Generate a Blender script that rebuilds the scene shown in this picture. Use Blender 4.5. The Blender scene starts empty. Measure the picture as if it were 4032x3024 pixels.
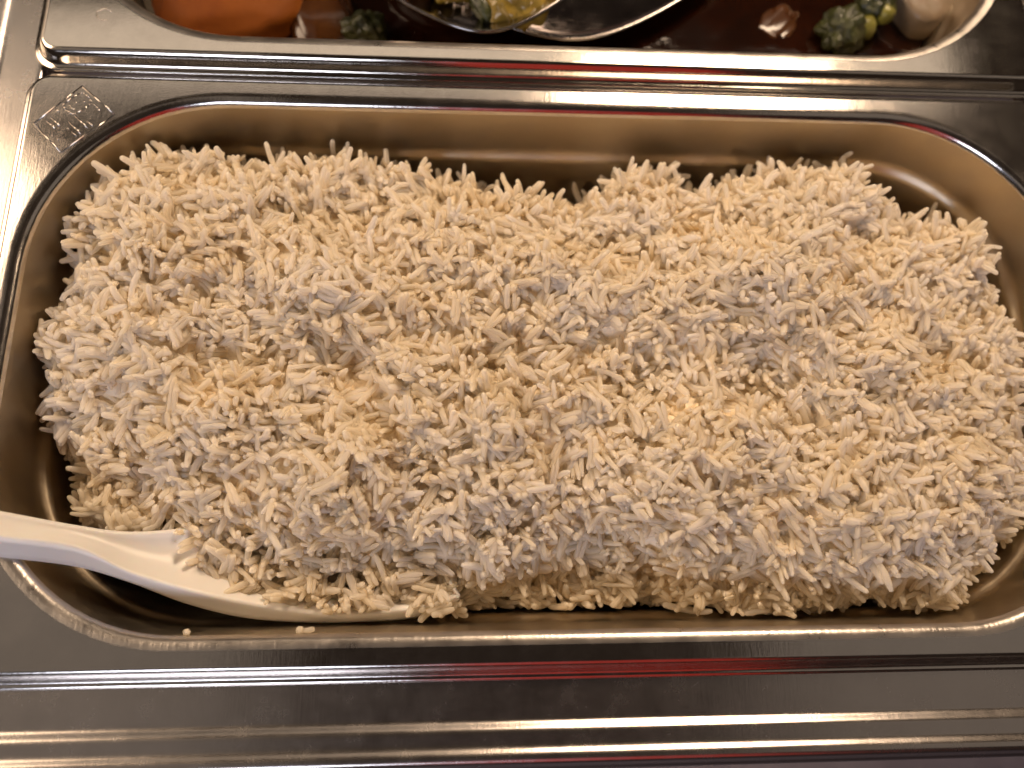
import bpy, bmesh, math, random
import numpy as np
from mathutils import Vector, Matrix, noise as mnoise

MM = 0.001
scene = bpy.context.scene
C = scene.collection
random.seed(7)
rng = np.random.default_rng(7)

# ------------------------------------------------------------------ camera
cam = bpy.data.cameras.new('camera')
camo = bpy.data.objects.new('camera', cam)
C.objects.link(camo)
camo.location = (-28.9 * MM, -65.1 * MM, 195.7 * MM)
camo.rotation_euler = (math.radians(15.39), math.radians(-3.4), math.radians(-0.73))
cam.sensor_width = 36.0
cam.lens = 25.9
cam.clip_start = 0.005
cam.clip_end = 30.0
cam.dof.use_dof = True
cam.dof.focus_distance = 0.200
cam.dof.aperture_fstop = 7.0
scene.camera = camo

# ------------------------------------------------------------------ world and lamps
world = bpy.data.worlds.new('World')
scene.world = world
world.use_nodes = True
bg = world.node_tree.nodes['Background']
bg.inputs['Color'].default_value = (0.9, 0.62, 0.45, 1)
bg.inputs['Strength'].default_value = 0.03


def area(name, loc, target, sx, sy, watts, col, spread=180):
    l = bpy.data.lights.new(name, 'AREA')
    l.shape = 'RECTANGLE'
    l.size, l.size_y = sx, sy
    l.energy = watts
    l.color = col
    l.spread = math.radians(spread)
    o = bpy.data.objects.new(name, l)
    o.location = loc
    o.rotation_euler = (Vector(target) - Vector(loc)).to_track_quat('-Z', 'Y').to_euler()
    C.objects.link(o)
    return o


WARM = (1.0, 0.735, 0.505)
area('hood_strip_lamp', (-0.15, 0.42, 0.40), (-0.15, 0.42, 0.0), 1.20, 0.085, 0.30, (1.0, 0.82, 0.64), 150)
area('heat_lamp', (0.185, 0.37, 0.40), (0.02, 0.0, 0.0), 0.20, 0.12, 3.4, WARM)
area('heat_lamp', (-0.62, 0.21, 0.40), (-0.05, 0.0, 0.0), 0.36, 0.30, 3.7, WARM)
area('ceiling_fill_light', (-1.25, -0.15, 1.5), (-0.3, -0.15, 0), 1.6, 1.6, 1.8, (1.0, 0.84, 0.70))  # added soft fill, gives the near steel rim a dim overhead reflection
area('ceiling_fill_light', (1.35, -0.25, 1.5), (0.3, -0.15, 0), 1.4, 1.4, 1.4, (1.0, 0.84, 0.70))  # matching added fill that greys the steel on the right
area('window_light', (-0.75, -1.8, 1.35), (0, 0, 0), 0.8, 0.7, 23.0, (0.82, 0.85, 1.0))
area('red_shirt_standin_light', (0.13, -0.70, 0.40), (0.02, -0.08, 0), 0.40, 0.7, 0.38, (1.0, 0.05, 0.03))  # added red light, stands in for red clothing mirrored in the steel

scene.view_settings.view_transform = 'Standard'
scene.view_settings.look = 'None'
scene.view_settings.exposure = -0.25
scene.view_settings.gamma = 1.0
scene.cycles.use_denoising = True
scene.cycles.max_bounces = 14
scene.cycles.diffuse_bounces = 11
scene.cycles.transmission_bounces = 11
scene.cycles.use_adaptive_sampling = True
scene.cycles.adaptive_threshold = 0.05
scene.cycles.sample_clamp_indirect = 6.0


# ------------------------------------------------------------------ helpers
def nodes_of(name):
    m = bpy.data.materials.new(name)
    m.use_nodes = True
    nt = m.node_tree
    return m, nt, nt.nodes['Principled BSDF']


def N(nt, typ, **kw):
    n = nt.nodes.new(typ)
    for k, v in kw.items():
        if k in n.inputs:
            n.inputs[k].default_value = v
        else:
            setattr(n, k, v)
    return n


def ramp(nt, fac, stops):
    r = nt.nodes.new('ShaderNodeValToRGB')
    els = r.color_ramp.elements
    while len(els) < len(stops):
        els.new(0.5)
    for e, (p, c) in zip(els, stops):
        e.position = p
        e.color = c if len(c) == 4 else (*c, 1)
    nt.links.new(fac, r.inputs['Fac'])
    return r.outputs['Color']


def coords(nt, scale):
    tc = nt.nodes.new('ShaderNodeTexCoord')
    mp = nt.nodes.new('ShaderNodeMapping')
    mp.inputs['Scale'].default_value = scale
    nt.links.new(tc.outputs['Object'], mp.inputs['Vector'])
    return mp.outputs['Vector']


def steel(name, base, rough, streak=(60, 900, 60), bump=0.06, smudge=0.10, grain=0.02):
    m, nt, p = nodes_of(name)
    p.inputs['Metallic'].default_value = 1.0
    L = nt.links.new
    # faint colour drift and water marks
    n1 = N(nt, 'ShaderNodeTexNoise', Scale=1.0, Detail=6.0, Roughness=0.65)
    L(coords(nt, (55, 55, 55)), n1.inputs['Vector'])
    col = ramp(nt, n1.outputs['Fac'], [(0.25, tuple(b * 0.90 for b in base)), (0.75, base)])
    L(col, p.inputs['Base Color'])
    # roughness smudges plus fine speckle
    n2 = N(nt, 'ShaderNodeTexNoise', Scale=1.0, Detail=8.0, Roughness=0.7)
    L(coords(nt, (130, 130, 130)), n2.inputs['Vector'])
    mr = N(nt, 'ShaderNodeMapRange')
    mr.inputs['From Min'].default_value = 0.3
    mr.inputs['From Max'].default_value = 0.75
    mr.inputs['To Min'].default_value = rough - smudge * 0.4
    mr.inputs['To Max'].default_value = rough + smudge
    L(n2.outputs['Fac'], mr.inputs['Value'])
    L(mr.outputs['Result'], p.inputs['Roughness'])
    # brushed streaks + grainy micro relief
    n3 = N(nt, 'ShaderNodeTexNoise', Scale=1.0, Detail=3.0, Roughness=0.6)
    L(coords(nt, streak), n3.inputs['Vector'])
    n4 = N(nt, 'ShaderNodeTexNoise', Scale=1.0, Detail=2.0)
    L(coords(nt, (1800, 1800, 1800)), n4.inputs['Vector'])
    b1 = N(nt, 'ShaderNodeBump', Strength=bump, Distance=0.0004)
    L(n3.outputs['Fac'], b1.inputs['Height'])
    b2 = N(nt, 'ShaderNodeBump', Strength=grain, Distance=0.0003)
    L(n4.outputs['Fac'], b2.inputs['Height'])
    L(b1.outputs['Normal'], b2.inputs['Normal'])
    L(b2.outputs['Normal'], p.inputs['Normal'])
    return m


def plain(name, a, b, scale, rough=0.5, bump=0.0, bscale=400, spec=0.5, sss=0.0, coat=0.0, srad=0.002):
    m, nt, p = nodes_of(name)
    L = nt.links.new
    n1 = N(nt, 'ShaderNodeTexNoise', Scale=1.0, Detail=5.0, Roughness=0.6)
    L(coords(nt, (scale,) * 3), n1.inputs['Vector'])
    L(ramp(nt, n1.outputs['Fac'], [(0.32, a), (0.68, b)]), p.inputs['Base Color'])
    p.inputs['Roughness'].default_value = rough
    p.inputs['Specular IOR Level'].default_value = spec
    p.inputs['Coat Weight'].default_value = coat
    p.inputs['Coat Roughness'].default_value = 0.08
    if sss:
        p.inputs['Subsurface Weight'].default_value = sss
        p.inputs['Subsurface Radius'].default_value = (1.0, 0.6, 0.35)
        p.inputs['Subsurface Scale'].default_value = srad
    if bump:
        n2 = N(nt, 'ShaderNodeTexNoise', Scale=1.0, Detail=5.0)
        L(coords(nt, (bscale,) * 3), n2.inputs['Vector'])
        b1 = N(nt, 'ShaderNodeBump', Strength=bump, Distance=0.001)
        L(n2.outputs['Fac'], b1.inputs['Height'])
        L(b1.outputs['Normal'], p.inputs['Normal'])
    return m


def link(name, me, mat, parent=None, smooth=True):
    o = bpy.data.objects.new(name, me)
    C.objects.link(o)
    if mat is not None and not me.materials:
        me.materials.append(mat)
    if smooth:
        for pl in me.polygons:
            pl.use_smooth = True
    if parent is not None:
        o.parent = parent
    return o


def from_bm(name, bm, mat, parent=None, smooth=True):
    bmesh.ops.recalc_face_normals(bm, faces=bm.faces)
    me = bpy.data.meshes.new(name)
    bm.to_mesh(me)
    bm.free()
    return link(name, me, mat, parent, smooth)


def empty(name, loc=(0, 0, 0)):
    o = bpy.data.objects.new(name, None)
    o.empty_display_size = 0.01
    o.location = loc
    C.objects.link(o)
    return o


def tag(o, label=None, cat=None, group=None, kind=None):
    if label: o['label'] = label
    if cat: o['category'] = cat
    if group: o['group'] = group
    if kind: o['kind'] = kind
    return o


def rrect(a, b, R, z, cx=0.0, cy=0.0, nc=18, ns=14):
    """points of a rounded rectangle (half sizes a, b) in millimetres"""
    pts = []
    R = max(R, 0.05)
    cs = [(a - R, b - R, 0), (-(a - R), b - R, 90), (-(a - R), -(b - R), 180), (a - R, -(b - R), 270)]
    for k, (x, y, t0) in enumerate(cs):
        arc = [(x + R * math.cos(math.radians(t0 + 90 * i / nc)), y + R * math.sin(math.radians(t0 + 90 * i / nc))) for i in range(nc + 1)]
        pts += arc
        nx, ny, nt = cs[(k + 1) % 4]
        e = (nx + R * math.cos(math.radians(nt)), ny + R * math.sin(math.radians(nt)))
        s = arc[-1]
        for i in range(1, ns):
            t = i / ns
            pts.append((s[0] + (e[0] - s[0]) * t, s[1] + (e[1] - s[1]) * t))
    return [Vector(((x + cx) * MM, (y + cy) * MM, z * MM)) for x, y in pts]


def loft(bm, rings, close_last=False, cyclic=True):
    vs = [[bm.verts.new(p) for p in r] for r in rings]
    n = len(vs[0])
    for r0, r1 in zip(vs[:-1], vs[1:]):
        for i in range(n if cyclic else n - 1):
            j = (i + 1) % n
            bm.faces.new((r0[i], r0[j], r1[j], r1[i]))
    if close_last:
        bm.faces.new(vs[-1])
    return vs


def catmull(pts, k):
    out = []
    P = [np.array(p, float) for p in pts]
    for i in range(len(P) - 1):
        p0 = P[max(i - 1, 0)]; p1 = P[i]; p2 = P[i + 1]; p3 = P[min(i + 2, len(P) - 1)]
        for j in range(k):
            t = j / k
            out.append(0.5 * ((2 * p1) + (-p0 + p2) * t + (2 * p0 - 5 * p1 + 4 * p2 - p3) * t * t + (-p0 + 3 * p1 - 3 * p2 + p3) * t ** 3))
    out.append(P[-1])
    return out


# ------------------------------------------------------------------ materials
M_pan = steel('brushed_pan_steel', (0.60, 0.56, 0.52), 0.155, streak=(1100, 160, 160), bump=0.05, smudge=0.06, grain=0.03)
M_edge = steel('frosted_edge_steel', (0.62, 0.57, 0.52), 0.30, streak=(900, 120, 120), bump=0.22, smudge=0.14, grain=0.06)
M_wall = steel('stained_pan_steel', (0.48, 0.41, 0.31), 0.34, streak=(300, 300, 60), bump=0.04, smudge=0.16, grain=0.02)
M_pan2 = steel('polished_pan_steel', (0.66, 0.61, 0.55), 0.10, streak=(700, 120, 120), bump=0.015, smudge=0.05, grain=0.02)
M_counter = steel('brushed_counter_steel', (0.55, 0.51, 0.48), 0.24, streak=(2600, 90, 90), bump=0.04, smudge=0.06, grain=0.03)
M_spoon_steel = steel('polished_spoon_steel', (0.42, 0.39, 0.38), 0.10, bump=0.02)
M_white = plain('white_melamine', (0.80, 0.78, 0.74), (0.84, 0.82, 0.78), 40, rough=0.36, spec=0.45, sss=0.15, srad=0.002)
M_floor = plain('grey_floor', (0.20, 0.16, 0.17), (0.30, 0.25, 0.26), 6, rough=0.6)

# ------------------------------------------------------------------ setting: floor and counter
bm = bmesh.new()
bmesh.ops.create_grid(bm, x_segments=4, y_segments=4, size=4.0, matrix=Matrix.Translation((0, 0, -0.9)))
tag(from_bm('floor', bm, M_floor), kind='structure')

# steel counter top: a frame round the pan cut-out with a raised double edge
ctr = [(0.0, -14), (0.0, -7.0), (0.25, -6.0), (0.9, -5.5), (1.6, -5.4), (2.2, -5.4), (3, -5.4)]
ctr += [(o + 4.0, z) for o, z in [(0.5, -5.4), (5, -5.4), (7.9, -5.4), (8.3, -5.4), (8.6, -5.38), (9.0, -5.25), (9.5, -4.95), (10.0, -4.6), (10.5, -4.3),
        (10.9, -4.12), (11.4, -4.05), (11.9, -4.05), (13.0, -4.05), (13.8, -4.05), (14.2, -4.02), (14.7, -3.92), (15.2, -3.65), (15.7, -3.32), (16.2, -3.08), (16.6, -3.02),
        (17.2, -3.0), (17.8, -3.1), (18.3, -3.5), (18.8, -4.2), (19.2, -5.1), (19.6, -5.9), (20.1, -6.5), (20.6, -7.0), (20.9, -7.8), (21.0, -10), (21.0, -34)]]
bm = bmesh.new()
HX, HY0, HY1 = 159.4, -84.9, 267.0
rings = [rrect(HX + o, (HY1 - HY0) / 2 + o, 4 + o * 0.6, z, 0, (HY1 + HY0) / 2, nc=8, ns=30) for o, z in ctr]
loft(bm, rings)
tag(from_bm('counter', bm, M_counter), kind='structure')

# ------------------------------------------------------------------ gastronorm pans
OUTER = [(4.7, -5.3), (4.75, -4.7), (4.4, -4.35), (3.9, -4.28), (3.4, -4.25), (3.05, -4.12), (2.7, -3.7), (2.3, -3.0), (1.9, -2.2), (1.5, -1.4), (1.1, -0.75), (0.7, -0.3), (0.3, -0.08), (-0.2, 0.0), (-0.5, 0.0), (-0.9, 0.0)]
INNER = [(3.4, 0.0), (3.0, 0.0), (2.6, 0.0), (1.6, -0.08), (0.7, -0.32), (0.0, -0.75), (-0.5, -1.4), (-0.85, -2.4), (-1.1, -5), (-1.4, -10), (-1.9, -18), (-2.1, -19.6), (-2.6, -20.8), (-3.4, -21.6),
         (-4.0, -22.3), (-4.3, -23.4), (-4.6, -27), (-5.4, -36), (-6.6, -50), (-7.4, -56), (-9.0, -60.5), (-12, -63.4), (-16, -64.7), (-20, -65), (-45, -65.2)]


def make_pan(name, loc, mat_rim, mat_in):
    root = empty(name, loc)
    bm = bmesh.new()
    rings = [rrect(158 + o, 83.4 + o, 4.6 + o * 0.85, z) for o, z in OUTER]
    rings += [rrect(153.6 + i, 76.8 + i, 53 + i * 0.8, z) for i, z in INNER[:8]]
    loft(bm, rings)
    bm.faces.ensure_lookup_table()
    for f in bm.faces:                       # worn, frosted roll on the near inner edge
        cc = f.calc_center_median()
        if cc.z < -0.00002 and cc.y < -0.045 and abs(cc.y) < 0.0805 and cc.z > -0.0023:
            f.material_index = 1
    rim = from_bm('rim', bm, mat_rim, root)
    rim.data.materials.append(M_edge)
    bm = bmesh.new()
    rings = [rrect(153.6 + i, 76.8 + i, 53 + i * 0.8, z) for i, z in INNER[7:]]
    loft(bm, rings, close_last=True)
    from_bm('basin', bm, mat_in, root)
    return root


def tube(bm, pts, r, sides=6):
    """rounded stroke through pts (Vectors, metres)"""
    for a, b in zip(pts[:-1], pts[1:]):
        d = (b - a)
        if d.length < 1e-7:
            continue
        q = d.to_track_quat('Z', 'Y').to_matrix().to_4x4()
        mtx = Matrix.Translation((a + b) / 2) @ q
        bmesh.ops.create_cone(bm, cap_ends=True, segments=sides, radius1=r, radius2=r, depth=d.length + r * 0.6, matrix=mtx)


STAMP = [[(-144.0, 80.5), (-133.3, 71.1), (-146.8, 58.0), (-155.9, 67.3), (-144.0, 80.5)],
         [(-148.4, 73.6), (-148.1, 74.6), (-144.4, 77.9), (-143.0, 78.1), (-141.2, 76.5), (-140.6, 74.9), (-141.0, 73.8), (-144.5, 71.0), (-145.5, 70.8), (-147.5, 72.4), (-148.4, 73.6)],
         [(-146.9, 74.3), (-146.4, 73.2), (-145.0, 72.3)], [(-144.9, 74.9), (-144.6, 74.5)], [(-142.7, 75.5), (-142.3, 74.8)],
         [(-139.8, 74.3), (-139.1, 73.9), (-138.4, 72.8), (-137.8, 72.1)], [(-144.4, 70.1), (-140.5, 66.3)], [(-140.9, 68.8), (-139.1, 66.9)],
         [(-146.0, 68.2), (-142.0, 64.1)], [(-144.6, 64.9), (-143.3, 63.4)], [(-146.1, 66.2), (-145.6, 65.7)], [(-152.3, 68.3), (-149.5, 65.8)],
         [(-151.2, 69.5), (-148.3, 66.6)], [(-150.2, 72.2), (-149.4, 71.5)], [(-150.3, 63.8), (-149.8, 63.3)], [(-148.6, 62.5), (-148.1, 62.1)]]

pan = make_pan('food_pan', (0, 0, 0), M_pan, M_wall)
tag(pan, 'stainless steel food pan filled with white rice, maker mark stamped in its rim corner', 'pan')
bm = bmesh.new()
for k, s in enumerate(STAMP):
    tube(bm, [Vector((x * MM, y * MM, -0.00005)) for x, y in s], 0.00021 if k else 0.00024, 8)
from_bm('embossed_stamp', bm, M_pan, pan)

pan2 = make_pan('food_pan', (0.3 * MM, 177.0 * MM, 0.4 * MM), M_pan2, M_wall)
tag(pan2, 'stainless steel food pan of vegetables in dark sauce, behind the rice pan', 'pan')
bm = bmesh.new()
pts = [Vector(((-141 + 2.2 * math.cos(t)) * MM, (-71 + 2.2 * math.sin(t)) * MM, -0.00012)) for t in np.linspace(0.4, 5.2, 14)]
tube(bm, pts, 0.00025, 6)
from_bm('embossed_stamp', bm, M_pan2, pan2)

# ------------------------------------------------------------------ rice
OUT = np.array([(-149.8, 43.4), (-147.3, 49.6), (-141.1, 54.5), (-134.3, 60.2), (-126.4, 63.6), (-118.0, 63.8), (-112.3, 63.2), (-105.4, 64.2), (-96.4, 58.7), (-89.6, 61.8), (-82.5, 61.5), (-75.5, 64.1), (-65.4, 63.5), (-55.3, 64.6), (-47.9, 59.0), (-37.8, 58.4), (-29.0, 57.0), (-20.3, 53.9), (-11.5, 54.1), (-1.3, 51.6), (7.3, 50.0), (14.3, 53.4), (20.5, 58.1), (29.0, 63.6), (38.1, 62.6), (43.6, 56.1), (52.5, 53.8), (60.7, 59.8), (65.6, 62.8), (74.7, 61.8), (84.3, 64.2), (93.9, 65.7), (99.1, 58.1), (103.0, 53.2), (111.5, 47.5), (120.3, 44.4), (129.7, 45.0), (135.1, 40.5), (136.1, 30.8), (137.0, 24.5), (135.7, 15.1), (141.3, 9.0), (141.7, -0.1), (140.7, -11.9), (138.1, -31.8), (133.3, -48.0), (122.4, -57.1), (116.8, -64.8), (110.5, -72.8), (85.6, -73.7), (33.3, -73.8), (-29.9, -72.6), (-78.9, -70.7), (-103.5, -64.5), (-121.7, -52.2), (-127.9, -46.1), (-135.4, -40.4), (-131.9, -34.8), (-137.6, -29.0), (-143.6, -21.8), (-145.8, -12.6), (-146.8, -4.4), (-151.2, 3.8), (-149.7, 10.9), (-144.7, 16.6), (-146.6, 25.4), (-145.0, 32.8)])


def poly_sd(X, Y):
    """signed distance to the outline, positive inside"""
    d = np.full(X.shape, 1e9)
    ins = np.zeros(X.shape, bool)
    n = len(OUT)
    for i in range(n):
        x0, y0 = OUT[i]; x1, y1 = OUT[(i + 1) % n]
        ex, ey = x1 - x0, y1 - y0
        t = np.clip(((X - x0) * ex + (Y - y0) * ey) / (ex * ex + ey * ey), 0, 1)
        d = np.minimum(d, np.hypot(X - x0 - t * ex, Y - y0 - t * ey))
        c = ((y0 > Y) != (y1 > Y)) & (X < (x1 - x0) * (Y - y0) / (y1 - y0 + 1e-12) + x0)
        ins ^= c
    return np.where(ins, d, -d)


GX = np.arange(-156, 157, 1.0)
GY = np.arange(-80, 81, 1.0)
XX, YY = np.meshgrid(GX, GY)


def vnoise(scale, seed):
    r = np.random.default_rng(seed)
    g = r.random((200, 200)) * 2 - 1
    u = (XX + 400) / scale; v = (YY + 400) / scale
    i = np.floor(u).astype(int); j = np.floor(v).astype(int)
    a = u - i; b = v - j
    a = a * a * (3 - 2 * a); b = b * b * (3 - 2 * b)
    i %= 199; j %= 199
    return (g[j, i] * (1 - a) + g[j, i + 1] * a) * (1 - b) + (g[j + 1, i] * (1 - a) + g[j + 1, i + 1] * a) * b


def sst(a, b, x):
    t = np.clip((x - a) / (b - a), 0, 1)
    return t * t * (3 - 2 * t)


SD = poly_sd(XX, YY)
edge = np.where(SD > 0, 11 * (1 - np.exp(-SD / 16)), 2.6 * SD)
H = -13 + edge
# lower terrace along the near side, where rice has been scooped away
lipx = -50 + 4 * np.sin(XX / 17.0) + 3 * np.sin(XX / 7.3 + 1)
ter = sst(-4, 13, lipx - YY)
H -= ter * (9 * (1 - sst(10, 60, XX)) + 2 * sst(10, 60, XX)) * sst(-150, -100, XX)
# big lumps (x, y, radius, height)
for lx, ly, lr, lh in [(-70, 27, 26, 4), (-125, 45, 17, 3), (-121, 4, 20, 4), (-68, -27, 22, 4), (-62, -42, 15, 4), (-20, 18, 24, 3), (-17, -20, 24, 3),
                       (66, 22, 21, 10), (58, -10, 13, -6), (98, -18, 24, 3), (34, -38, 18, 4), (80, -42, 22, 4), (104, 24, 20, 1), (97, -58, 20, 3),
                       (-134, 29, 7, -6), (7, 44, 8, -2), (-100, -38, 14, -4), (-136, -36, 6, -5), (120, -8, 12, 3), (110, 2, 7, -5), (20, -6, 9, -3), (-40, 4, 8, -4), (128, 16, 6, -4)]:
    H += lh * np.exp(-(((XX - lx) ** 2 + (YY - ly) ** 2) / (2 * (lr * 0.6) ** 2)))
H -= 3.5 * sst(-56, -75, YY) * sst(-30, 10, XX)       # slumps towards the near wall
H += 4.2 * vnoise(19, 1) + 2.4 * vnoise(9, 2) + 1.5 * vnoise(5, 3)
H -= 2.6 * np.exp(-((vnoise(27, 31) + 0.35 * vnoise(9, 32)) / 0.10) ** 2)      # crevices between clumps
# rice heaped in the spoon bowl
H += (np.maximum(H, -13.5 + 1.2 * vnoise(6, 5)) - H) * sst(-112, -98, XX) * sst(-26, -36, XX) * sst(-46, -50, YY)
H = np.maximum(H, -58)


def samp(F, x, y):
    u = np.clip((x - GX[0]), 0, len(GX) - 1.001); v = np.clip((y - GY[0]), 0, len(GY) - 1.001)
    i = u.astype(int); j = v.astype(int); a = u - i; b = v - j
    return (F[j, i] * (1 - a) + F[j, i + 1] * a) * (1 - b) + (F[j + 1, i] * (1 - a) + F[j + 1, i + 1] * a) * b


def blur(F, n):
    for _ in range(n):
        P = np.pad(F, 1, mode='edge')
        F = (P[:-2, 1:-1] + P[2:, 1:-1] + P[1:-1, :-2] + P[1:-1, 2:] + P[1:-1, 1:-1]) / 5
    return F


Hs = blur(H, 3)
DY, DX = np.gradient(Hs)
DX = np.clip(DX, -2.5, 2.5); DY = np.clip(DY, -2.5, 2.5)
THETA = math.pi * (vnoise(8, 11) * 1.4 + vnoise(20, 12) * 1.2)


def inside_pan(x, y, z, m):
    """distance kept from the tapering pan wall"""
    ins = 2.2 + np.clip(-z - 20, 0, 60) * 0.10 + np.where(z < -21, 2.2, 0) + m
    a = 153.6 - ins; b = 76.8 - ins; R = 52 - ins
    qx = np.abs(x) - (a - R); qy = np.abs(y) - (b - R)
    sd = np.hypot(np.maximum(qx, 0), np.maximum(qy, 0)) + np.minimum(np.maximum(qx, qy), 0) - R
    return sd < 0


# templates: bent, blunt-ended cooked grains of unit length 1 mm x radius 1 mm
def grain_template(bend, twist, fat, seed):
    r = np.random.default_rng(seed)
    SIDES, RINGS = 6, 7
    ts = np.array([-0.485, -0.44, -0.26, 0.0, 0.26, 0.44, 0.485])
    rr = np.array([0.52, 0.82, 0.99, 1.0, 0.97, 0.80, 0.48]) * (1 + 0.06 * r.standard_normal(7))
    V = [(-0.5, 0, 0)]
    for t, q in zip(ts, rr):
        for s in range(SIDES):
            a = 2 * math.pi * s / SIDES + 0.3 * t
            V.append((t, q * math.cos(a), q * fat * math.sin(a)))
    V.append((0.5, 0, 0))
    V = np.array(V)
    F = []
    for s in range(SIDES):
        F.append((0, 1 + s, 1 + (s + 1) % SIDES))
    for k in range(RINGS - 1):
        for s in range(SIDES):
            a = 1 + k * SIDES + s; b = 1 + k * SIDES + (s + 1) % SIDES
            F.append((a, a + SIDES, b + SIDES, b))
    e = len(V) - 1
    for s in range(SIDES):
        F.append((e, 1 + (RINGS - 1) * SIDES + (s + 1) % SIDES, 1 + (RINGS - 1) * SIDES + s))
    return V, F, bend, twist


TEMPL = [grain_template(b, t, f, 50 + i) for i, (b, t, f) in enumerate([(0.3, 0.1, .9), (0.7, -0.2, .85), (1.1, 0.2, .95), (0.15, 0.3, .8), (1.7, 0.1, .9), (0.5, 0.4, 1.0), (0.9, -0.5, .9), (0.05, 0.1, .88), (2.3, 0.2, .95), (0.4, -0.3, .92)])]


def grain_verts(k, length, rad):
    V, F, bend, twist = TEMPL[k]
    W = np.stack([V[:, 0] * length, V[:, 1] * rad, V[:, 2] * rad], 1)
    # circular bend in the local xy-plane
    t = V[:, 0]
    ang = bend * t
    Rr = length / max(bend, 1e-3)
    W2 = np.empty_like(W)
    W2[:, 0] = (Rr - W[:, 1]) * np.sin(ang)
    W2[:, 1] = Rr - (Rr - W[:, 1]) * np.cos(ang) - Rr * (1 - math.cos(bend * 0.25))
    W2[:, 2] = W[:, 2] + twist * (t * 2) ** 3 * rad * 0.6
    return W2


NG = 23000
gx = rng.uniform(-152, 152, NG * 6); gy = rng.uniform(-76, 76, NG * 6)
w = np.sqrt(1 + np.minimum(samp(DX, gx, gy) ** 2 + samp(DY, gx, gy) ** 2, 5)) / math.sqrt(6)
hz = samp(H, gx, gy)
keep = (rng.random(len(gx)) < w) & (hz > -57.5)
gx, gy, hz = gx[keep][:NG], gy[keep][:NG], hz[keep][:NG]
n = len(gx)
nx, ny = -samp(DX, gx, gy), -samp(DY, gx, gy)
nrm = np.stack([nx, ny, np.ones(n)], 1); nrm /= np.linalg.norm(nrm, axis=1)[:, None]
depth = rng.random(n) ** 0.85 * 6.0 - 0.6
far = (samp(SD, gx, gy) < 7) & (gy > 30)
spiky = rng.random(n) < np.where(far, 0.14, 0.035)                       # grains that stand up out of the heap
depth = np.where(spiky, rng.uniform(np.where(far, -2.8, -1.8), 0.6), depth)
P = np.stack([gx, gy, hz], 1) - nrm * depth[:, None]
th = samp(THETA, gx, gy) + rng.normal(0, 0.55, n)
loose = rng.random(n) < 0.35
th = np.where(loose, rng.uniform(0, 2 * math.pi, n), th)
tv = np.stack([np.cos(th), np.sin(th), np.zeros(n)], 1)
tv -= nrm * np.sum(tv * nrm, 1)[:, None]
tv /= np.linalg.norm(tv, axis=1)[:, None]
el = np.where(loose, rng.normal(0, 0.85, n), rng.normal(0, 0.42, n))
el = np.where(spiky, np.sign(el) * rng.uniform(0.6, 1.5, n), el)
D = tv * np.cos(el)[:, None] + nrm * np.sin(el)[:, None]
LEN = np.clip(rng.normal(8.3, 1.8, n), 3.2, 12.0)
RAD = np.clip(rng.normal(0.87, 0.10, n), 0.62, 1.2)
KIND = rng.choice(10, n, p=[.16, .13, .1, .13, .06, .1, .1, .12, .04, .06])
SPIN = rng.uniform(0, 2 * math.pi, n)
TINT = np.clip(0.5 + 0.28 * samp(vnoise(13, 21), gx, gy) + 0.2 * samp(vnoise(5, 22), gx, gy) + rng.normal(0, 0.13, n), 0, 1)

# sticky bundles: neighbours lying side by side
tw = np.nonzero(rng.random(n) < 0.42)[0]
sd = np.cross(D[tw], nrm[tw] + 0.3 * rng.standard_normal((len(tw), 3)))
sd /= np.linalg.norm(sd, axis=1)[:, None]
P2 = P[tw] + sd * (1.45 * RAD[tw])[:, None] + D[tw] * rng.normal(0, 1.3, len(tw))[:, None]
D2 = D[tw] + 0.09 * rng.standard_normal((len(tw), 3))
D2 /= np.linalg.norm(D2, axis=1)[:, None]
P = np.concatenate([P, P2]); D = np.concatenate([D, D2])
LEN = np.concatenate([LEN, LEN[tw] * rng.uniform(0.8, 1.1, len(tw))]); RAD = np.concatenate([RAD, RAD[tw]])
KIND = np.concatenate([KIND, KIND[tw]]); SPIN = np.concatenate([SPIN, SPIN[tw]]); TINT = np.concatenate([TINT, TINT[tw]])
depth = np.concatenate([depth, depth[tw] + 0.2])

tip = np.abs(D) * LEN[:, None] * 0.5
ok = inside_pan(P[:, 0] + D[:, 0] * LEN * .5, P[:, 1] + D[:, 1] * LEN * .5, P[:, 2], 0.6) & inside_pan(P[:, 0] - D[:, 0] * LEN * .5, P[:, 1] - D[:, 1] * LEN * .5, P[:, 2], 0.6)
# keep the hollow under the white spoon's near rim and over its handle free
SP_U = np.array([(-145.1, -45.4), (-128.7, -48.6), (-117.0, -50.6), (-106, -51.0)])
ok &= ~((P[:, 0] < -103) & (P[:, 1] < -50 + (P[:, 0] + 103) * -0.12 - 1.0))
spN = np.interp(P[:, 0], [-142, -126, -114, -99, -89, -75, -60, -43, -31], [-52, -54.5, -61, -66, -69.0, -72.0, -74.0, -76, -76])
ok &= ~((P[:, 0] < -30) & (P[:, 1] - tip[:, 1] < spN + 1.6))
idx = np.nonzero(ok)[0]


def frames(D, spin):
    up = np.where(np.abs(D[:, 2:3]) > 0.9, np.array([[1.0, 0, 0]]), np.array([[0, 0, 1.0]]))
    a = np.cross(up, D); a /= np.linalg.norm(a, axis=1)[:, None]
    b = np.cross(D, a)
    c, s = np.cos(spin)[:, None], np.sin(spin)[:, None]
    return D, a * c + b * s, -a * s + b * c


FX, FY, FZ = frames(D, SPIN)

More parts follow.
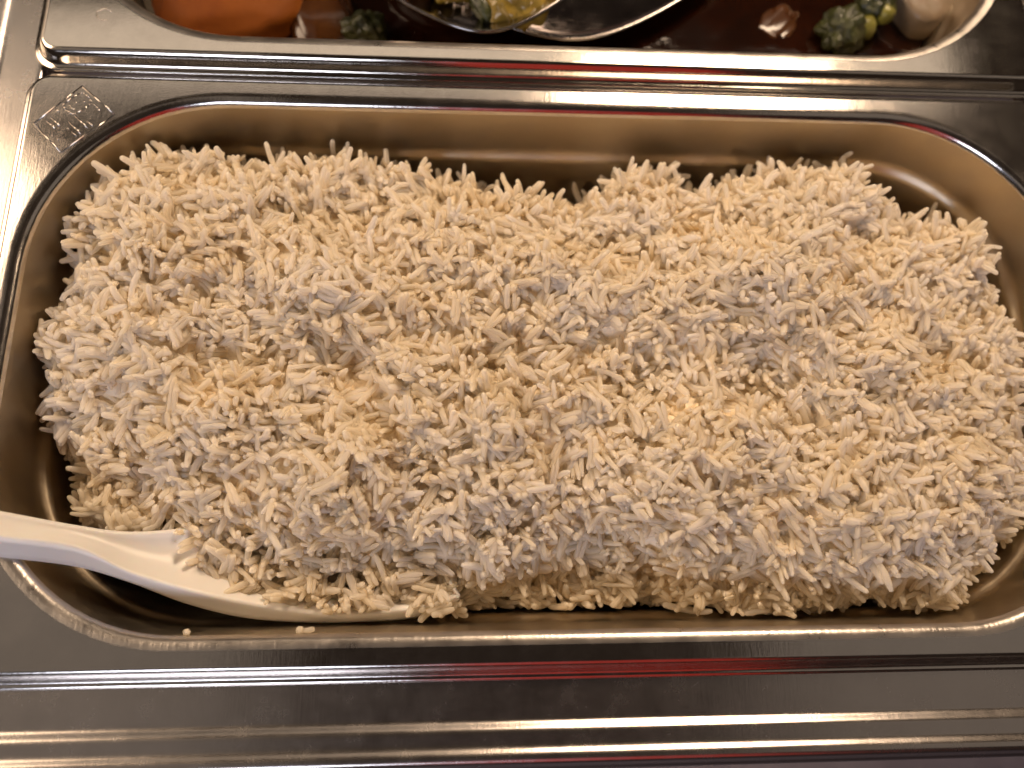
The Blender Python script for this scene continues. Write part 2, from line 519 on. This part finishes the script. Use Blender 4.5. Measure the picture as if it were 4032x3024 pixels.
M_rice, nt, pr = nodes_of('cooked_rice')
at = N(nt, 'ShaderNodeAttribute', attribute_name='tint')
tcn = N(nt, 'ShaderNodeTexCoord')
nn = N(nt, 'ShaderNodeTexNoise', Scale=900.0, Detail=2.0)
nt.links.new(tcn.outputs['Object'], nn.inputs['Vector'])
mixv = N(nt, 'ShaderNodeMath', operation='MULTIPLY_ADD')
mixv.inputs[1].default_value = 0.25
nt.links.new(nn.outputs['Fac'], mixv.inputs[0])
nt.links.new(at.outputs['Fac'], mixv.inputs[2])
nt.links.new(ramp(nt, mixv.outputs[0], [(0.15, (0.98, 0.89, 0.71)), (0.6, (0.985, 0.93, 0.81)), (1.0, (0.99, 0.97, 0.95))]), pr.inputs['Base Color'])
pr.inputs['Roughness'].default_value = 0.45
pr.inputs['Specular IOR Level'].default_value = 0.3
tl = N(nt, 'ShaderNodeBsdfTranslucent')
tl.inputs['Color'].default_value = (0.995, 0.94, 0.83, 1)
mx = N(nt, 'ShaderNodeMixShader')
mx.inputs['Fac'].default_value = 0.64
nt.links.new(pr.outputs['BSDF'], mx.inputs[1])
nt.links.new(tl.outputs['BSDF'], mx.inputs[2])
nt.links.new(mx.outputs['Shader'], nt.nodes['Material Output'].inputs['Surface'])

M_core = plain('packed_rice', (0.96, 0.84, 0.64), (0.97, 0.89, 0.73), 300, rough=0.6, bump=0.6, bscale=700)
rice = tag(empty('rice_heap', (0, 0, -0.064)), 'heap of fluffy cooked white long-grain rice in the steel pan', 'rice')
RZ = 64.0


def mesh_from(Vs, Fs, tints, name):
    V = np.concatenate(Vs).astype(np.float32) * MM
    loops = []; starts = []; off = 0; ls = 0
    per = len(Vs[0])
    base_loops = np.array([i for f in Fs for i in f]); base_len = np.array([len(f) for f in Fs])
    cnt = len(Vs)
    L = (base_loops[None, :] + (np.arange(cnt) * per)[:, None]).ravel()
    lens = np.tile(base_len, cnt)
    st = np.concatenate([[0], np.cumsum(lens)[:-1]])
    me = bpy.data.meshes.new(name)
    me.vertices.add(len(V)); me.vertices.foreach_set('co', V.ravel())
    me.loops.add(len(L)); me.loops.foreach_set('vertex_index', L.astype(np.int32))
    me.polygons.add(len(lens)); me.polygons.foreach_set('loop_start', st.astype(np.int32))
    me.update(calc_edges=True)
    me.polygons.foreach_set('use_smooth', np.ones(len(lens), bool))
    a = me.attributes.new('tint', 'FLOAT', 'POINT')
    a.data.foreach_set('value', np.repeat(np.asarray(tints, np.float32), per))
    me.update()
    me.materials.append(M_rice)
    return me


# the 300 grains that lie most exposed on top become parts of their own
score = -np.maximum(depth, -0.3) + 0.12 * P[:, 2] + 0.25 * LEN * np.sqrt(1 - D[:, 2] ** 2)
order = idx[np.argsort(-score[idx])]
chosen = []
taken = []
for i in order:
    if all((P[i, 0] - q[0]) ** 2 + (P[i, 1] - q[1]) ** 2 > 49 for q in taken):
        chosen.append(i); taken.append(P[i])
    if len(chosen) == 300:
        break
chosen_set = set(chosen)
rest = [i for i in idx if i not in chosen_set]
Vs = []
for i in rest:
    W = grain_verts(KIND[i], LEN[i], RAD[i])
    q = W[:, 0:1] * FX[i] + W[:, 1:2] * FY[i] + W[:, 2:3] * FZ[i] + P[i]
    q[:, 2] += RZ
    Vs.append(q)
o = link('loose_grains', mesh_from(Vs, TEMPL[0][1], TINT[rest], 'loose_grains'), None, rice, smooth=False)
tag(o, kind='stuff')
share = {}
for i in chosen:
    tb = min(2, int(TINT[i] * 3)); key = (KIND[i], tb)
    if key not in share:
        share[key] = mesh_from([grain_verts(KIND[i], 8.0, 0.90)], TEMPL[0][1], [(0.3, 0.5, 0.75)[tb]], 'rice_grain')
    g = bpy.data.objects.new('rice_grain', share[key])
    s = LEN[i] / 8.0
    mt = Matrix(((FX[i][0], FY[i][0], FZ[i][0], P[i][0] * MM), (FX[i][1], FY[i][1], FZ[i][1], P[i][1] * MM), (FX[i][2], FY[i][2], FZ[i][2], (P[i][2] + RZ) * MM), (0, 0, 0, 1)))
    g.parent = rice
    g.matrix_local = mt @ Matrix.Diagonal((s, 1, 1, 1))
    C.objects.link(g)

# packed rice below the loose layer, one bumpy body
bm = bmesh.new()
vg = {}
Hc = np.minimum(blur(H, 3), H) - 2.9
for j in range(0, len(GY), 2):
    for i in range(0, len(GX), 2):
        x, y, z = GX[i], GY[j], Hc[j, i]
        if Hc[j, i] > -60 and inside_pan(np.array(x), np.array(y), np.array(z), 2.0) and not (x < -95 and y < -47) and not (x < -28 and y < np.interp(x, [-95, -60, -28], [-50, -60, -62])):
            vg[i, j] = bm.verts.new((x * MM, y * MM, (z + RZ) * MM))
for (i, j), v in vg.items():
    q = [vg.get((i + a, j + b)) for a, b in ((0, 0), (2, 0), (2, 2), (0, 2))]
    if all(q):
        bm.faces.new(q)
ta = bm.verts.layers.float.new('tint')
for v in bm.verts:
    v[ta] = 0.25
from_bm('packed_rice', bm, M_core, rice)

# stray grains stuck to the steel
stray = [((-72.5, 71.8, -17.0), (0.06, 0.16, 1.0), 11.0, 'long rice grain leaning upright on the far pan wall well away from the rounded corners'),
         ((97.0, 71.8, -17.0), (0.10, 0.16, 1.0), 11.0, 'long rice grain leaning upright on the far pan wall where the rounded corner starts'),
         ((-99.0, -75.2, -3.6), (0.5, 0.1, 0.85), 3.6, 'short broken rice grain stuck upright on the near rim beside the spoon neck'),
         ((-69.6, -75.3, -4.0), (0.98, 0.1, 0.1), 4.6, 'rice crumb stuck to the near rim below the white spoon bowl'),
         ((-151.0, 43.6, -8.0), (0.4, -0.75, -0.5), 4.0, 'single rice grain stuck high on the curved corner of the pan wall')]
for (c, d, ln, lab) in stray:
    dv = np.array([d]) / np.linalg.norm(d)
    fx, fy, fz = frames(dv, np.array([0.4]))
    W = grain_verts(2, ln, 0.85)
    q = W[:, 0:1] * fx[0] + W[:, 1:2] * fy[0] + W[:, 2:3] * fz[0]
    Vl = [q]
    if 'crumb' in lab:
        W2 = grain_verts(1, 3.0, 0.95)
        Vl.append(W2[:, [1, 0, 2]] * np.array([1, 0.6, 1]) + np.array([-1.4, 0.2, 0.5]))
    g = link('rice_grain', mesh_from(Vl, TEMPL[0][1], [0.55] * len(Vl), 'stray_grain'), None, smooth=False)
    g.location = Vector(c) * MM
    tag(g, lab, 'rice grain')

# ------------------------------------------------------------------ white serving spoon
SN = [(-176, -47.5, 13.5), (-158.5, -49.3, 9.7), (-142.3, -52.0, 6.0), (-126.4, -54.5, 1.0), (-114.5, -60.9, -4.0), (-99.4, -66.0, -9.0), (-88.9, -68.7, -12.0), (-74.9, -71.2, -14.0), (-60.5, -72.4, -15.0), (-43.1, -70.9, -15.0), (-31.1, -67.8, -13.6)]
SO = [(-178, -52, 8.5), (-160.5, -53.8, 4.7), (-144.4, -56.5, 1.0), (-128.3, -58.9, -4.0), (-116.4, -63.0, -9.0), (-103.8, -68.4, -14.0), (-90.0, -72.2, -17.0), (-75.8, -73.8, -19.0), (-61.2, -74.2, -20.0), (-43.3, -73.2, -20.0), (-31.0, -68.6, -16.0)]
SU = [(-178.5, -40.5, 10.8), (-161, -42.6, 7.0), (-145.1, -45.4, 3.0), (-128.7, -48.6, -2.0), (-117.0, -50.0, -7.0), (-101.9, -48.5, -12.0), (-88.5, -46.5, -15.0), (-71.2, -46.0, -17.0), (-53.3, -50.0, -18.0), (-37.7, -58.6, -17.5), (-30.6, -67.2, -14.4)]
SAG = [0.6, 0.6, 0.7, 0.9, 1.8, 4.0, 6.0, 7.5, 7.0, 4.5, 0.5]
a_n, a_o, a_u, a_s = catmull(SN, 6), catmull(SO, 6), catmull(SU, 6), catmull([(s,) for s in SAG], 6)
rings = []
for n_, o_, u_, s_ in zip(a_n, a_o, a_u, a_s):
    s_ = float(s_[0])
    up = np.array([0, 0, 1.0])
    lat = (n_ - u_); W = np.linalg.norm(lat); lat = lat / W
    ring = []
    n_in = n_ - lat * 1.3
    u_in = u_ + lat * 1.0
    for t in np.linspace(0, 1, 9):                       # inner face, far rim to near rim
        ring.append(u_in + (n_in - u_in) * t - up * s_ * math.sin(math.pi * t) ** 0.8)
    ring.append(n_ - lat * 0.7 + up * 0.30)
    ring.append(n_ + up * 0.0)
    ring.append(n_ * 0.72 + o_ * 0.28 + np.array([0, -0.15, 0]))
    ring.append(n_ * 0.35 + o_ * 0.65 + np.array([0, -0.25, 0]))
    ring.append(o_)
    ob = o_ - up * 1.6 + lat * -1.2
    ring.append(ob)
    for t in np.linspace(0.2, 0.9, 5):                   # underside back to the far rim
        b0 = ob + (u_ - up * 1.5 - ob) * t
        ring.append(b0 - up * s_ * 0.7 * math.sin(math.pi * t))
    ring.append(u_ - up * 1.2)
    ring.append(u_ + up * 0.1)
    rings.append([Vector(v * MM) for v in ring])
bm = bmesh.new()
vs = loft(bm, rings)
bm.faces.new(vs[0]); bm.faces.new(vs[-1])
spoon = from_bm('serving_spoon', bm, M_white)
tag(spoon, 'white plastic serving spoon dug into the rice, its handle over the pan rim', 'spoon')

# ------------------------------------------------------------------ food in the pan behind, its dimmer light put into darker colours
M_sauce = plain('dark_sauce', (0.006, 0.0016, 0.0006), (0.018, 0.004, 0.001), 45, rough=0.06, bump=0.25, bscale=90, spec=0.6)
M_carrot = plain('orange_carrot', (0.17, 0.040, 0.0015), (0.23, 0.062, 0.003), 60, rough=0.6, bump=0.08, spec=0.25, sss=0.1)
M_cut = plain('yellow_flesh', (0.66, 0.34, 0.05), (0.75, 0.45, 0.10), 120, rough=0.3, bump=0.1)
M_green = plain('dark_broccoli', (0.008, 0.010, 0.002), (0.05, 0.055, 0.008), 260, rough=0.4, bump=0.3, bscale=900)
M_stalk = plain('broccoli_stalk', (0.14, 0.13, 0.02), (0.20, 0.18, 0.03), 90, rough=0.35)
M_olive = plain('braised_cabbage', (0.18, 0.11, 0.012), (0.30, 0.21, 0.04), 130, rough=0.25, bump=0.2, bscale=350)
M_pale = plain('pale_tofu', (0.17, 0.12, 0.07), (0.24, 0.18, 0.12), 60, rough=0.35, bump=0.1, sss=0.2)
M_brown = plain('brown_aubergine', (0.04, 0.012, 0.003), (0.07, 0.026, 0.006), 80, rough=0.2)

bm = bmesh.new()
ring = rrect(148.2, 71.4, 49, -29, 0.3, 177)
c = bm.verts.new((0.0003, 0.177, -0.029))
rv = [bm.verts.new(p) for p in ring]
for i in range(len(rv)):
    bm.faces.new((c, rv[i], rv[(i + 1) % len(rv)]))
tag(from_bm('sauce', bm, M_sauce), 'dark brown glossy sauce in the pan behind the rice', 'sauce', kind='stuff')


def blob(name, loc, size, mat, rot=(0, 0, 0), amp=0.12, freq=2.0, seed=0, power=1.0, parent=None, sub=4):
    """irregular food piece: superellipsoid-like body with lumps; size = half extents in mm"""
    bm = bmesh.new()
    bmesh.ops.create_icosphere(bm, subdivisions=sub, radius=1.0)
    off = Vector((seed * 3.1, seed * 1.7, seed * 2.3))
    for v in bm.verts:
        d = v.co.normalized()
        e = Vector([math.copysign(abs(k) ** power, k) for k in d])
        k = 1 + amp * mnoise.fractal(d * freq + off, 1.0, 2.0, 4)
        v.co = Vector((e.x * size[0], e.y * size[1], e.z * size[2])) * k * MM
    bmesh.ops.rotate(bm, verts=bm.verts, matrix=Matrix.Rotation(rot[2], 3, 'Z') @ Matrix.Rotation(rot[1], 3, 'Y') @ Matrix.Rotation(rot[0], 3, 'X'))
    o = from_bm(name, bm, mat, parent)
    o.location = Vector(loc) * MM
    return o


def floret(loc, r, label, seed, stalk_dir=(0.5, 0.2, -0.4), mat=None):
    root = empty('broccoli_floret', Vector(loc) * MM)
    rr = random.Random(seed)
    bm = bmesh.new()
    bmesh.ops.create_icosphere(bm, subdivisions=5, radius=1.0)
    off = Vector((seed * 1.3, seed * 2.1, 0))
    for v in bm.verts:                                  # lobes, then fine buds
        d = v.co.normalized()
        lobe = 1 - mnoise.voronoi(d * 1.7 + off)[0][0]
        bud = 1 - mnoise.voronoi(d * 8.0 + off)[0][0]
        k = 0.62 + 0.42 * lobe + 0.13 * bud + 0.05 * mnoise.noise(d * 22)
        v.co = Vector((d.x, d.y, d.z * 0.8)) * k * r * MM
    from_bm('crown', bm, mat or M_green, root)
    bm = bmesh.new()
    d = Vector(stalk_dir).normalized()
    ringsS = []
    q = d.to_track_quat('Z', 'Y').to_matrix()
    for t, w in ((0, .62), (.3, .56), (.65, .56), (.95, .62), (1.08, .40)):
        ringsS.append([(d * t * r + q @ Vector((math.cos(a) * w * r * 0.7, math.sin(a) * w * r * 0.7, 0))) * MM for a in np.linspace(0, 2 * math.pi, 14, endpoint=False)])
    vs = loft(bm, ringsS)
    bm.faces.new(vs[-1])
    from_bm('stalk', bm, M_stalk, root)
    tag(root, label, 'broccoli')
    return root


tag(blob('carrot_piece', (-113, 137, -27), (27, 19, 10), M_carrot, rot=(0, 0, 0.25), amp=0.10, power=0.8, seed=1), 'large orange vegetable piece in the sauce at the pan corner', 'vegetable')
tag(blob('vegetable_piece', (-82, 133, -29), (12, 14, 6), M_brown, rot=(0, 0, 0.3), amp=0.10, power=0.8, seed=2), 'brown vegetable slice between the orange piece and the steel spoon', 'vegetable')
floret((-66, 127, -27), 8.5, 'dark broccoli floret tucked under the steel spoon edge', 5, (0.2, 0.6, -0.5))
floret((110, 132, -25), 10, 'dark green broccoli floret beside the pale tofu chunk', 6, (0.75, 0.1, 0.05))
floret((122, 142, -22), 8, 'green broccoli floret leaning behind the pale tofu chunk', 8, (0.3, -0.8, 0.1))
tag(blob('tofu_chunk', (144, 147, -27), (14, 13, 9), M_pale, rot=(0.1, 0.1, 0.6), amp=0.12, power=0.7, seed=3), 'pale beige tofu chunk against the curved pan corner', 'tofu')
tag(blob('vegetable_piece', (88, 139, -30.5), (10, 7, 2.2), M_brown, rot=(0, 0, 0.9), amp=0.2, power=0.8, seed=9), 'glossy brown vegetable piece half sunk in the sauce', 'vegetable')


def steel_spoon(loc, rx, ry, dep, rotz, tilt, label, handle_to):
    root = empty('serving_spoon', Vector(loc) * MM)
    bm = bmesh.new()
    NT, NR = 48, 10
    prof = []
    for k in range(NR + 1):
        f = k / NR
        prof.append((f, -dep * (1 - f ** 2.2)))
    R3 = Matrix.Rotation(rotz, 3, 'Z') @ Matrix.Rotation(tilt[0], 3, 'X') @ Matrix.Rotation(tilt[1], 3, 'Y')

    def pt(f, z, t, dz=0.0, g=0.0):
        # a bowl drawn to a rounded point towards -y
        s = math.sin(t)
        wx = rx * math.cos(t) * (1 - 0.42 * max(0, -s) ** 1.5)
        wy = ry * s
        return R3 @ Vector(((wx * f + g * math.cos(t)) * MM, (wy * f + g * s) * MM, (z + dz) * MM))
    ringsB = [[pt(f, z, t) for t in np.linspace(0, 2 * math.pi, NT, endpoint=False)] for f, z in prof[1:]]
    ringsB.append([pt(1, 0.35, t, 0, 0.45) for t in np.linspace(0, 2 * math.pi, NT, endpoint=False)])
    ringsB.append([pt(1, -0.1, t, 0, 1.0) for t in np.linspace(0, 2 * math.pi, NT, endpoint=False)])
    ringsB += [[pt(f, z - 1.0, t, 0, 0.9) for t in np.linspace(0, 2 * math.pi, NT, endpoint=False)] for f, z in reversed(prof[1:])]
    vs = loft(bm, ringsB)
    bm.faces.new(vs[0]); bm.faces.new(vs[-1])
    from_bm('bowl', bm, M_spoon_steel, root)
    a = R3 @ Vector((0, ry * 0.97 * MM, 0)); b = Vector(handle_to) * MM - Vector(loc) * MM
    bm = bmesh.new()
    side = Vector((1, 0, 0))
    rg = []
    for t in np.linspace(0, 1, 14):
        p = a.lerp(b, t) + Vector((0, 0, 0.012 * math.sin(t * math.pi)))
        wd = (7 - 2 * math.sin(t * math.pi)) * MM
        rg.append([p - side * wd, p - side * wd * .9 + Vector((0, 0, .0011)), p + side * wd * .9 + Vector((0, 0, .0011)), p + side * wd, p + side * wd * .9 - Vector((0, 0, .0008)), p - side * wd * .9 - Vector((0, 0, .0008))])
    vs = loft(bm, rg)
    bm.faces.new(vs[0]); bm.faces.new(vs[-1])
    from_bm('handle', bm, M_spoon_steel, root)
    tag(root, label, 'spoon')
    return root


steel_spoon((6, 160, -17), 66, 39, 9, 0.10, (0.10, 0.0), 'wide polished steel serving spoon lying in the sauce under another spoon', (40, 300, 30))
steel_spoon((-25, 140.5, -6), 40, 29, 13, 0.08, (0.05, 0.0), 'steel serving spoon holding olive braised vegetables over the dark sauce', (-60, 300, 45))
tag(blob('cabbage_piece', (-13, 131, -11), (12, 12, 6), M_olive, rot=(0.2, 0, 0.5), amp=0.3, freq=2.5, seed=11), 'crinkled olive yellow vegetable lump at the steel spoon tip', 'vegetable')
tag(blob('cabbage_piece', (-36, 136, -11), (10, 10, 5), M_olive, rot=(0.1, 0.2, 1.1), amp=0.35, freq=2.5, seed=12), 'small olive vegetable lump at the side of the steel spoon', 'vegetable')
tag(blob('vegetable_piece', (-24, 133, -12), (6, 12, 4), M_green, rot=(0.1, 0.2, 0.2), amp=0.3, seed=13), 'near black vegetable strip between two olive lumps in the spoon', 'vegetable')
tag(blob('vegetable_piece', (-46, 139, -12), (12, 9, 5), M_brown, rot=(0.1, 0.1, 0.4), amp=0.2, seed=15), 'dark brown braised piece at the edge of the filled steel spoon', 'vegetable')
